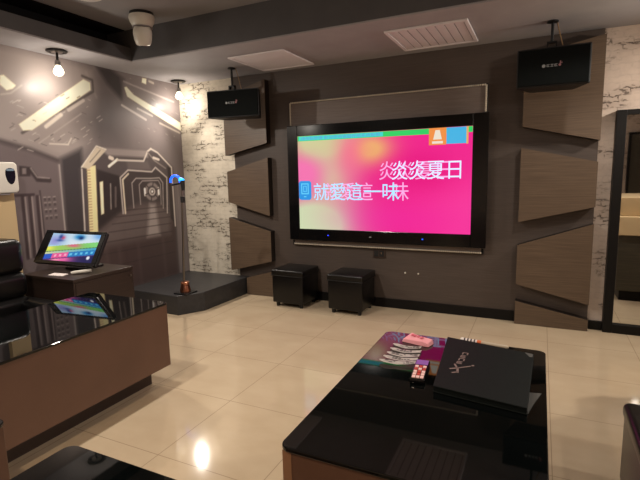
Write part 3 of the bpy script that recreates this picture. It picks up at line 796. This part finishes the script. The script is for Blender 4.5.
# ------------------------------------------------------------------ things on the front table
tp = ZTAB + .0004
slips = [((-.605, 2.038), (-.472, 2.037)), ((-.600, 1.975), (-.458, 1.983)), ((-.598, 1.917), (-.452, 1.930)), ((-.598, 1.865), (-.448, 1.882)), ((-.598, 1.812), (-.444, 1.840))]
slip_words = ['white printed paper slip lying next to the pink packet', 'second white printed paper slip counting from the pink packet', 'middle white printed paper slip of the five in the fan', 'fourth white printed paper slip counting from the pink packet', 'white printed paper slip nearest the camera, beside the remote control']
for k, ((ax, ay), (bx2, by2)) in enumerate(slips):
    z = tp + .0015 + k * .0022
    d = Vector((bx2 - ax, by2 - ay, 0)); L = d.length; d.normalize(); nrm = Vector((-d.y, d.x, 0))
    W = .037
    t = thing('paper_slip', slip_words[k], 'paper slip', (ax, ay, z), 'fanned white paper slips')
    bm = new_bm()
    top, bot = [], []
    for i in range(9):
        f = i / 8
        bow = -.016 * math.sin(PI * f)
        tp_ = min(1.0, .5 + f * 4)
        p = Vector((ax, ay, z)) + d * (L * f) + nrm * (bow + W * .5 * (1 - tp_))
        lift = .0045 * abs(f - .5) * 2
        bot.append(bm.verts.new(p + Vector((0, 0, lift)))); top.append(bm.verts.new(p + nrm * W * tp_ + Vector((0, 0, lift * .3)) - Vector((0, 0, .0005))))
    for i in range(8): bm.faces.new((bot[i], bot[i + 1], top[i + 1], top[i]))
    bmesh.ops.solidify(bm, geom=list(bm.faces), thickness=-.0012)
    obj('sheet', bm, M['paper'], t)
    bm = new_bm(); rk = random.Random(k + 20)
    f = .16
    while f < .86:
        wl = rk.uniform(.007, .016)
        for row in (0, 1):
            bow = -.012 * math.sin(PI * f)
            p = Vector((ax, ay, z + .0045 * abs(f - .5) * 2 + .0010)) + d * (L * f) + nrm * (bow + .007 + row * .012)
            if rk.random() < .6:
                a = p; b = p + d * wl; h_ = nrm * .005
                prism(bm, [a, b, b + h_, a + h_], (0, 0, .0006))
        f += wl / L + .022
    obj('printed_words', bm, M['ink'], t, label='tiny black print')

t = thing('pink_packet', 'crumpled pink paper packet beyond the white slips', 'packet', (-.50, 2.13, tp))
bm = new_bm()
pp = [(-.578, 2.104), (-.555, 2.196), (-.506, 2.176), (-.428, 2.132), (-.441, 2.075), (-.47, 2.078)]
base = [bm.verts.new((x, y, tp)) for x, y in pp]
mid = [bm.verts.new((x * .9 - .05, y * .9 + .2133, tp + .016 + .006 * (i % 2))) for i, (x, y) in enumerate(pp)]
c1 = bm.verts.new((-.51, 2.135, tp + .028))
bm.faces.new(list(reversed(base)))
for i in range(6):
    bm.faces.new((base[i], base[(i + 1) % 6], mid[(i + 1) % 6], mid[i])); bm.faces.new((mid[i], mid[(i + 1) % 6], c1))
obj('wrapper', bm, M['pink'], t, bev=.002, seg=1)
bm = new_bm()
for (x, y) in ((-.54, 2.135), (-.525, 2.125), (-.508, 2.122), (-.49, 2.112)): prism(bm, [(x, y, tp + .0262), (x + .010, y - .004, tp + .0262), (x + .014, y + .016, tp + .0262), (x + .004, y + .02, tp + .0262)], (0, 0, .003))
obj('printed_words', bm, M['pinkink'], t, label='red print')

rc = Vector((-.411, 1.78, 0)); R = Matrix.Translation((rc.x, rc.y, tp)) @ Matrix.Rotation(math.radians(6), 4, 'Z')
t = thing('remote_control', 'small black remote control with pale buttons beside the menu', 'remote control', (rc.x, rc.y, tp))
bm = new_bm(); bx(bm, -.029, .029, -.098, .098, 0, .020, R); obj('case', bm, M['black_gloss'], t, bev=.005, smooth=True)
bm = new_bm(); bx(bm, -.025, .025, .045, .093, .0202, .0215, R); obj('reflection_plate', bm, M['lilac'], t, label='lilac reflection put in as a plate')  # purple reflection put in as a thin coloured plate
for cxx in (-.016, 0, .016):
    for k in range(5):
        ya = -.088 + k * .025
        bm = new_bm(); bx(bm, cxx - .0065, cxx + .0065, ya, ya + .019, .0195, .0235, R)
        obj('button', bm, M['btn_red'] if (cxx == 0 and k in (1, 2, 4)) or (k == 3 and cxx != 0) else M['btn_pink'], t)

t = thing('menu_book', 'large flat black menu book with a pale star-like emblem on the cover', 'menu book', (-.18, 1.88, tp))
mc = [(-.373, 2.182), (.006, 2.103), (-.008, 1.596), (-.330, 1.640)]
bm = new_bm(); prism(bm, [(x, y, tp + .021) for x, y in mc], (0, 0, .006)); obj('front_cover', bm, M['menu'], t, bev=.002)
bm = new_bm(); prism(bm, [(x, y, tp) for x, y in mc], (0, 0, .005)); obj('back_cover', bm, M['menu'], t, bev=.002)
cc = Vector((-.18, 1.88))
bm = new_bm(); prism(bm, [(cc.x + (x - cc.x) * .99, cc.y + (y - cc.y) * .99, tp + .005) for x, y in mc], (0, 0, .016)); obj('pages', bm, M['menu'], t)
bm = new_bm(); prism(bm, [(.002, 2.098, tp + .0272), (-.030, 2.106, tp + .0272), (-.010, 2.060, tp + .0272), (.0005, 2.062, tp + .0272)], (0, 0, .0012)); obj('corner_guard', bm, M['clear'], t, label='small silver corner guard')
# emblem: a leaping star-shaped figure with small upright letters above it
zc_ = tp + .0273
def mark(bm, pts, w):
    for a, b in zip(pts, pts[1:]):
        a = Vector((a[0], a[1], 0)); b = Vector((b[0], b[1], 0)); d = (b - a).normalized(); n_ = Vector((-d.y, d.x, 0)) * w / 2
        z_ = Vector((0, 0, zc_))
        prism(bm, [a - n_ + z_, b - n_ + z_, b + n_ + z_, a + n_ + z_], (0, 0, .0007))
ex, ey = -.272, 1.832
q_ = .62
def mk(bm, pts, w): mark(bm, [(ex + (a - ex) * q_, ey + (b - ey) * q_) for a, b in pts], w * .75)
bm = new_bm()
mk(bm, [(ex - .002, ey), (ex - .028, ey + .060)], .010)
mk(bm, [(ex, ey), (ex + .075, ey + .060)], .009)
mk(bm, [(ex, ey), (ex - .045, ey - .030)], .011)
mk(bm, [(ex, ey + .004), (ex + .012, ey - .075)], .012)
mk(bm, [(ex + .012, ey - .060), (ex - .022, ey - .085)], .010)
tube(bm, [(ex + .054, ey + .046, zc_), (ex + .054, ey + .046, zc_ + .0007)], .006, 12)
obj('emblem', bm, M['menu_foil'], t, label='pale star-like emblem')
bm = new_bm()
for k in range(4):
    y_ = ey + .075 + k * .056; x_ = ex - .016 + k * .004
    mk(bm, [(x_, y_), (x_, y_ + .036)], .007); mk(bm, [(x_, y_ + .036), (x_ + .032, y_ + .036)], .007)
    if k % 2: mk(bm, [(x_ + .032, y_ + .036), (x_ + .032, y_)], .007)
    else: mk(bm, [(x_, y_ + .018), (x_ + .028, y_ + .018)], .007); mk(bm, [(x_ + .032, y_ + .002), (x_, y_ + .002)], .007)
obj('cover_letters', bm, M['menu_foil'], t, label='small pale letters')

t = thing('pen', 'pale pen with orange band behind the menu book', 'pen', (-.19, 2.208, tp))
A = Vector((-.318, 2.223, tp + .009)); B = Vector((-.100, 2.190, tp + .009)); D = B - A
bm = new_bm(); tube(bm, [A + D * .44, B - D * .03, B], [.008, .008, .004], 12); obj('barrel', bm, M['penbody'], t, smooth=True, label='beige barrel')
bm = new_bm(); tube(bm, [A + D * .36, A + D * .445], .0095, 12); obj('band', bm, M['orange'], t, smooth=True, label='orange band')
bm = new_bm(); tube(bm, [A, A + D * .03, A + D * .36], [.005, .009, .009], 12); cap_ = obj('cap', bm, M['paper'], t, smooth=True, label='white cap with black marks')
bm = new_bm()
for f in (.08, .15, .22, .29): tube(bm, [A + D * f, A + D * (f + .03)], .0097, 12)
obj('cap_marks', bm, M['ink'], cap_)
bm = new_bm(); prism(bm, [(-.015, 1.770, tp + .0003), (.034, 1.780, tp + .0003), (.010, 1.69, tp + .0003), (-.008, 1.605, tp + .0003), (-.03, 1.66, tp + .0003)], (0, 0, .002))
bmesh.ops.translate(bm, verts=bm.verts, vec=(0.002, 0, 0))
for v in bm.verts:
    if v.co.x < -.008: v.co.x = -.0075
solo('plastic_sleeve', bm, M['clear'], 'grey plastic sleeve corner sticking out beside the menu book', 'plastic sleeve')

# ------------------------------------------------------------------ order console: monitor on a walnut cabinet
t = thing('low_cabinet', 'dark walnut cabinet under the tilted touch monitor', 'cabinet', (-3.46, 2.56, 0))
bm = new_bm(); bx(bm, -3.775, -3.17, 2.27, 2.84, .05, .615); obj('body', bm, M['cabinet'], t, bev=.002, seg=1)
bm = new_bm(); bx(bm, -3.78, -3.165, 2.265, 2.845, .615, .640); obj('top_board', bm, M['cabinet'], t, bev=.003)
bm = new_bm(); bx(bm, -3.72, -3.22, 2.32, 2.79, 0, .05); obj('plinth', bm, M['black'], t)
bm = new_bm(); bx(bm, -3.170, -3.1645, 2.285, 2.825, .075, .605); d_ = obj('door', bm, M['cabinet'], t, bev=.002, seg=1)
bm = new_bm(); lathe(bm, -3.156, 2.80, [(0, .560), (.008, .560), (.008, .576), (0, .576)], 12); obj('knob', bm, M['steel'], d_)

t = thing('monitor', 'touch monitor tilted back on the walnut cabinet showing a colourful song menu', 'monitor', (-3.54, 2.58, .64))
BL = Vector((-3.86, 2.425, .705)); BR = Vector((-3.185, 2.48, .700)); TLc = Vector((-3.895, 2.60, .958)); TRc = BR + (TLc - BL)
def mon(u, v, o=0.0):
    p = BL.lerp(BR, u).lerp(TLc.lerp(TRc, u), v)
    n_ = (BR - BL).cross(TLc - BL).normalized()
    return p + n_ * o
def mon_box(bm, u0, u1, v0, v1, o0, o1):
    q = [mon(u, v, o) for u, v in ((u0, v0), (u1, v0), (u1, v1), (u0, v1)) for o in (o0, o1)]
    vs = [bm.verts.new(p) for p in q]
    for f in ((0, 2, 4, 6), (1, 7, 5, 3), (0, 1, 3, 2), (2, 3, 5, 4), (4, 5, 7, 6), (6, 7, 1, 0)): bm.faces.new([vs[i] for i in f])
NS = 1 if mon(.5, .5, 1).y < mon(.5, .5, 0).y else -1      # outward sign toward the viewer side
bm = new_bm(); mon_box(bm, 0, 1, 0, 1, -.032 * NS, 0); obj('housing', bm, M['black'], t, bev=.006)
bm = new_bm()
for a in ((0, 1, 0, .09), (0, 1, .91, 1), (0, .13, .09, .91), (.93, 1, .09, .91)): mon_box(bm, *a, .0005 * NS, .008 * NS)
obj('bezel', bm, M['black_gloss'], t, bev=.002, seg=1)
def mon_colour(u, v):
    c = mix3((170, 205, 226), (214, 226, 236), sm(.2, .5, u))
    g = lambda cx_, cy_, sx, sy: math.exp(-(((u - cx_) / sx) ** 2 + ((v - cy_) / sy) ** 2))
    if v > .55:
        c = mix3(c, (150, 150, 210), g(.10, .72, .14, .2)); c = mix3(c, (206, 74, 110), g(.24, .84, .05, .07)); c = mix3(c, (40, 70, 140), g(.19, .88, .04, .09) + .8 * g(.20, .74, .08, .04))
        c = mix3(c, (16, 120, 186), min(1, g(.58, .90, .11, .10))); c = mix3(c, (10, 40, 96), g(.62, .86, .05, .06))
        c = mix3(c, (104, 160, 220), g(1.0, .95, .16, .14))
    s = v - .26 * (u - .5)                       # slanted bands
    if .44 < s < .62: c = mix3((164, 196, 84), (120, 206, 116), u); c = mix3(c, (222, 86, 128), .95 * g(.52, .58, .14, .07)); c = mix3(c, (238, 232, 96), g(.02, .44, .12, .10)); 
    if .415 < s <= .44: c = (70, 110, 60)
    if .34 < s <= .415: c = mix3((206, 210, 160), (60, 160, 196), u); 
    if .16 < s <= .34:
        c = (226, 84, 146) if u < .48 else (30, 118, 186)
        if u < .16: c = (30, 84, 190)
        if .21 < s < .29 and math.sin(u * 62) > .1 and u > .17: c = (244, 168, 196) if u < .48 else (96, 190, 226)
    if .13 < s <= .16: c = (70, 40, 110)
    if s <= .13:
        c = mix3((36, 34, 92), (26, 26, 78), u); c = mix3(c, (228, 96, 160), min(1, 1.2 * g(.36, .08, .24, .16))); c = mix3(c, (244, 150, 170), g(.26, .06, .08, .07))
        c = mix3(c, (226, 228, 236), sm(.6, .9, g(.90, .17, .06, .12))); c = mix3(c, (120, 170, 220), sm(.4, .8, g(.0, .03, .08, .04)))
    return c
ms = colour_grid('screen', 110, 64, lambda u, v: mon(.13 + u * .80, .09 + v * .82, .003 * NS), mon_colour, printed('monitor picture', .15, 1.0), t)
ms['label'] = 'bright colourful screen'
bm = new_bm(); tube(bm, [mon(.52, .35, -.03 * NS), (-3.54, 2.64, .72), (-3.54, 2.66, .655)], .022, 12); obj('neck', bm, M['black'], t, smooth=True)
bm = new_bm(); prism(bm, [(x, y, .6405) for x, y in rrect(-3.66, -3.42, 2.54, 2.78, .05)], (0, 0, .018)); obj('foot', bm, M['black'], t, bev=.004)
bm = new_bm(); prism(bm, [(x, y, .6405) for x, y in ((-3.52, 2.31), (-3.37, 2.33), (-3.40, 2.40), (-3.55, 2.385))], (0, 0, .004)); solo('paper_pad', bm, M['paper'], 'white paper pad on the cabinet under the monitor', 'paper pad')
bm = new_bm(); tube(bm, [(-3.365, 2.40, .654), (-3.345, 2.42, .656), (-3.255, 2.50, .664)], [.010, .014, .014], 12); solo('white_marker', bm, M['white'], 'white marker lying at the foot of the monitor', 'marker', smooth=True)

# ------------------------------------------------------------------ black leather armchair at the left edge
t = thing('armchair', 'black leather armchair with padded back at the left edge', 'armchair', (-3.45, 1.6, 0))
def pad(bm, x0, x1, y0, y1, z0, z1): bx(bm, x0, x1, y0, y1, z0, z1)
for z0, z1, dx in ((.70, .965, 0.0), (.52, .715, .02), (.36, .535, .03)):
    bm = new_bm(); pad(bm, -3.74, -3.50 + dx, 1.22, 2.14, z0, z1); obj('back_cushion', bm, M['leather'], t, bev=.055, seg=5, smooth=True)
bm = new_bm(); pad(bm, -3.84, -3.70, 1.20, 2.16, .08, .93); obj('backrest', bm, M['leather'], t, bev=.03, seg=3, smooth=True)
bm = new_bm(); pad(bm, -3.72, -3.03, 1.30, 2.06, .24, .42); obj('seat', bm, M['leather'], t, bev=.04, seg=4, smooth=True)
bm = new_bm(); pad(bm, -3.72, -3.05, 1.24, 2.12, .07, .25); obj('base', bm, M['leather'], t, bev=.012, seg=2)
for y0, y1 in ((1.16, 1.31), (2.05, 2.20)):
    bm = new_bm(); pad(bm, -3.74, -3.12, y0, y1, .07, .50); obj('armrest', bm, M['leather'], t, bev=.04, seg=4, smooth=True)
for x in (-3.78, -3.12):
    for y in (1.24, 2.10):
        bm = new_bm(); lathe(bm, x, y, [(0, 0), (.02, 0), (.026, .075), (0, .075)], 12); obj('foot', bm, M['black'], t)

# ------------------------------------------------------------------ sanitiser dispenser on its beige stand
t = thing('dispenser_stand', 'beige board stand under the white dispenser by the mural', 'stand', (-3.95, 2.305, 0))
bm = new_bm(); bx(bm, -3.99, -3.94, 2.215, 2.375, .02, 1.32); obj('board', bm, M['beige'], t, bev=.003)
bm = new_bm(); bx(bm, -4.02, -3.85, 2.18, 2.40, 0, .0205); obj('foot', bm, M['black_metal'], t, bev=.003)
t = thing('hand_dispenser', 'white hand sanitiser dispenser with oval dark window at the left edge', 'dispenser', (-3.90, 2.285, 1.30))
bm = new_bm(); prism(bm, [(-3.9395, y, z) for y, z in rrect(2.170, 2.382, 1.295, 1.545, .035)], (.075, 0, 0)); obj('case', bm, M['white'], t, bev=.016, seg=4, smooth=True)
bm = new_bm()
prism(bm, [(-3.865, 2.318 + .040 * math.cos(a) * (1.0 if math.sin(a) > 0 else .95), 1.442 + (.055 if math.sin(a) > 0 else .075) * math.copysign(abs(math.sin(a)) ** (.55 if math.sin(a) > 0 else 1), math.sin(a))) for a in [2 * PI * k / 28 for k in range(28)]], (.0025, 0, 0))
w_ = obj('window', bm, M['dark_window'], t, label='dark oval window')
bm = new_bm(); prism(bm, [(-3.862, y, z) for y, z in rrect(2.288, 2.348, 1.474, 1.492, .006)], (.0012, 0, 0)); obj('window_band', bm, M['sky_window'], w_)
bm = new_bm(); bx(bm, -3.93, -3.88, 2.23, 2.31, 1.282, 1.2955); obj('nozzle', bm, M['grey_slot'], t, bev=.003)

# ------------------------------------------------------------------ black leather stool at the right edge
t = thing('leather_stool', 'black leather stool with rounded top at the lower right edge', 'stool', (.57, 2.02, 0))
bm = new_bm(); bx(bm, .374, .80, 1.82, 2.272, .02, .33); obj('upholstered_body', bm, M['leather'], t, bev=.016, seg=3, smooth=True)
bm = new_bm(); bx(bm, .366, .808, 1.812, 2.282, .315, .385); obj('seat_pad', bm, M['leather'], t, bev=.028, seg=5, smooth=True)
for x in (.43, .74):
    for y in (1.88, 2.21):
        bm = new_bm(); lathe(bm, x, y, [(0, 0), (.018, 0), (.022, .022), (0, .022)], 12); obj('foot', bm, M['black'], t)

# ------------------------------------------------------------------ fittings out of the frame; near-left and rear bulbs are added fill
s3 = dup(s1, (5.30, 1.10, 0), 'lit spot bulb on the right soffit, outside the photo')
s4 = dup(s1, (5.30, -1.9, 0), 'lit spot bulb on the right soffit near the camera, outside the photo')
s6 = dup(s1, (4.10, -5.01, 0), 'added fill bulb on the soffit behind the camera, outside the photo')  # added to brighten the rear brick seen in the mirror
s5 = dup(s1, (0, -1.61, 0), 'added fill bulb on the left soffit above the armchair, outside the photo')  # added as fill for the left soffit and walls

# ------------------------------------------------------------------ lights
def point(name, loc, w, col, r=.035):
    l = bpy.data.lights.new(name, 'POINT'); l.energy = w; l.color = col; l.shadow_soft_size = r
    o = bpy.data.objects.new(name, l); o.location = loc; COL.objects.link(o); return o
WARM = (1.0, .90, .79)
zb = ZC - .126 - .088 - .06
point('bulb light', (-3.835, 2.81, zb), 5.5, WARM)
point('bulb light', (-3.865, 4.34, zb), 6.5, WARM)
point('bulb light', (1.465, 3.91, zb), 8, WARM)
point('bulb light', (1.465, .91, zb), 8, WARM)
point('bulb light', (-3.835, 1.20, zb), 6, WARM)  # fill from the added near-left bulb
point('bulb light', (.265, -2.20, zb), 14, WARM)  # fill from the added rear bulb, for the rear brick
def spotl(name, loc, w, col, ang, r=.05, blend=.6, aim=(0, 0, -1)):
    l = bpy.data.lights.new(name, 'SPOT'); l.energy = w; l.color = col; l.shadow_soft_size = r; l.spot_size = ang; l.spot_blend = blend
    o = bpy.data.objects.new(name, l); o.location = loc; COL.objects.link(o)
    o.rotation_euler = Vector(aim).to_track_quat('-Z', 'Y').to_euler(); return o
spotl('bulb beam', (-3.835, 2.81, zb), 60, WARM, math.radians(140), .018, .8, (.75, .25, -.8))
spotl('bulb beam', (-3.865, 4.34, zb), 70, WARM, math.radians(140), .018, .8, (.6, -.65, -.8))
spotl('bulb beam', (1.465, 3.91, zb), 75, WARM, math.radians(130), .04, .8, (-.9, -.1, -.55))
spotl('bulb beam', (1.465, .91, zb), 50, WARM, math.radians(110), .04, .8, (-1, .35, -.25))
DOWN = (1, .92, .83)
spotl('tray downlight', (.57, 3.05, ZT - .05), 62, DOWN, math.radians(150))
spotl('tray downlight', (-2.33, 2.02, ZT - .03), 95, DOWN, math.radians(160), .035, .5)
spotl('tray downlight', (-2.33, .90, ZT - .03), 95, DOWN, math.radians(160), .035, .5)
spotl('tray downlight', (-1.2, -.5, ZT - .05), 115, (1, .78, .56), math.radians(140))
# faint grey ambient of the world background
w = bpy.data.worlds.new('world'); sc.world = w; w.use_nodes = True
w.node_tree.nodes['Background'].inputs[0].default_value = (.02, .02, .02, 1)

# ------------------------------------------------------------------ camera
cam = bpy.data.cameras.new('camera'); co = bpy.data.objects.new('camera', cam); COL.objects.link(co)
pitch, yaw, roll = 0.14369052, -0.44629456, 0.02191677
fwd = Vector((math.sin(yaw) * math.cos(pitch), math.cos(yaw) * math.cos(pitch), -math.sin(pitch)))
right = Vector((math.cos(yaw), -math.sin(yaw), 0)); down = fwd.cross(right)
r2 = right * math.cos(roll) + down * math.sin(roll); d2 = -right * math.sin(roll) + down * math.cos(roll)
mw = Matrix(((r2.x, -d2.x, -fwd.x, 0), (r2.y, -d2.y, -fwd.y, 0), (r2.z, -d2.z, -fwd.z, 1.4), (0, 0, 0, 1)))
co.matrix_world = mw
cam.sensor_fit = 'HORIZONTAL'; cam.sensor_width = 36; cam.lens = 460.339 / 640 * 36; cam.clip_start = .02
sc.camera = co
vs = sc.view_settings
sc.display_settings.display_device = 'sRGB'
vs.view_transform = 'Standard'; vs.look = 'None'; vs.gamma = 1; vs.exposure = 0.0; vs.use_curve_mapping = False
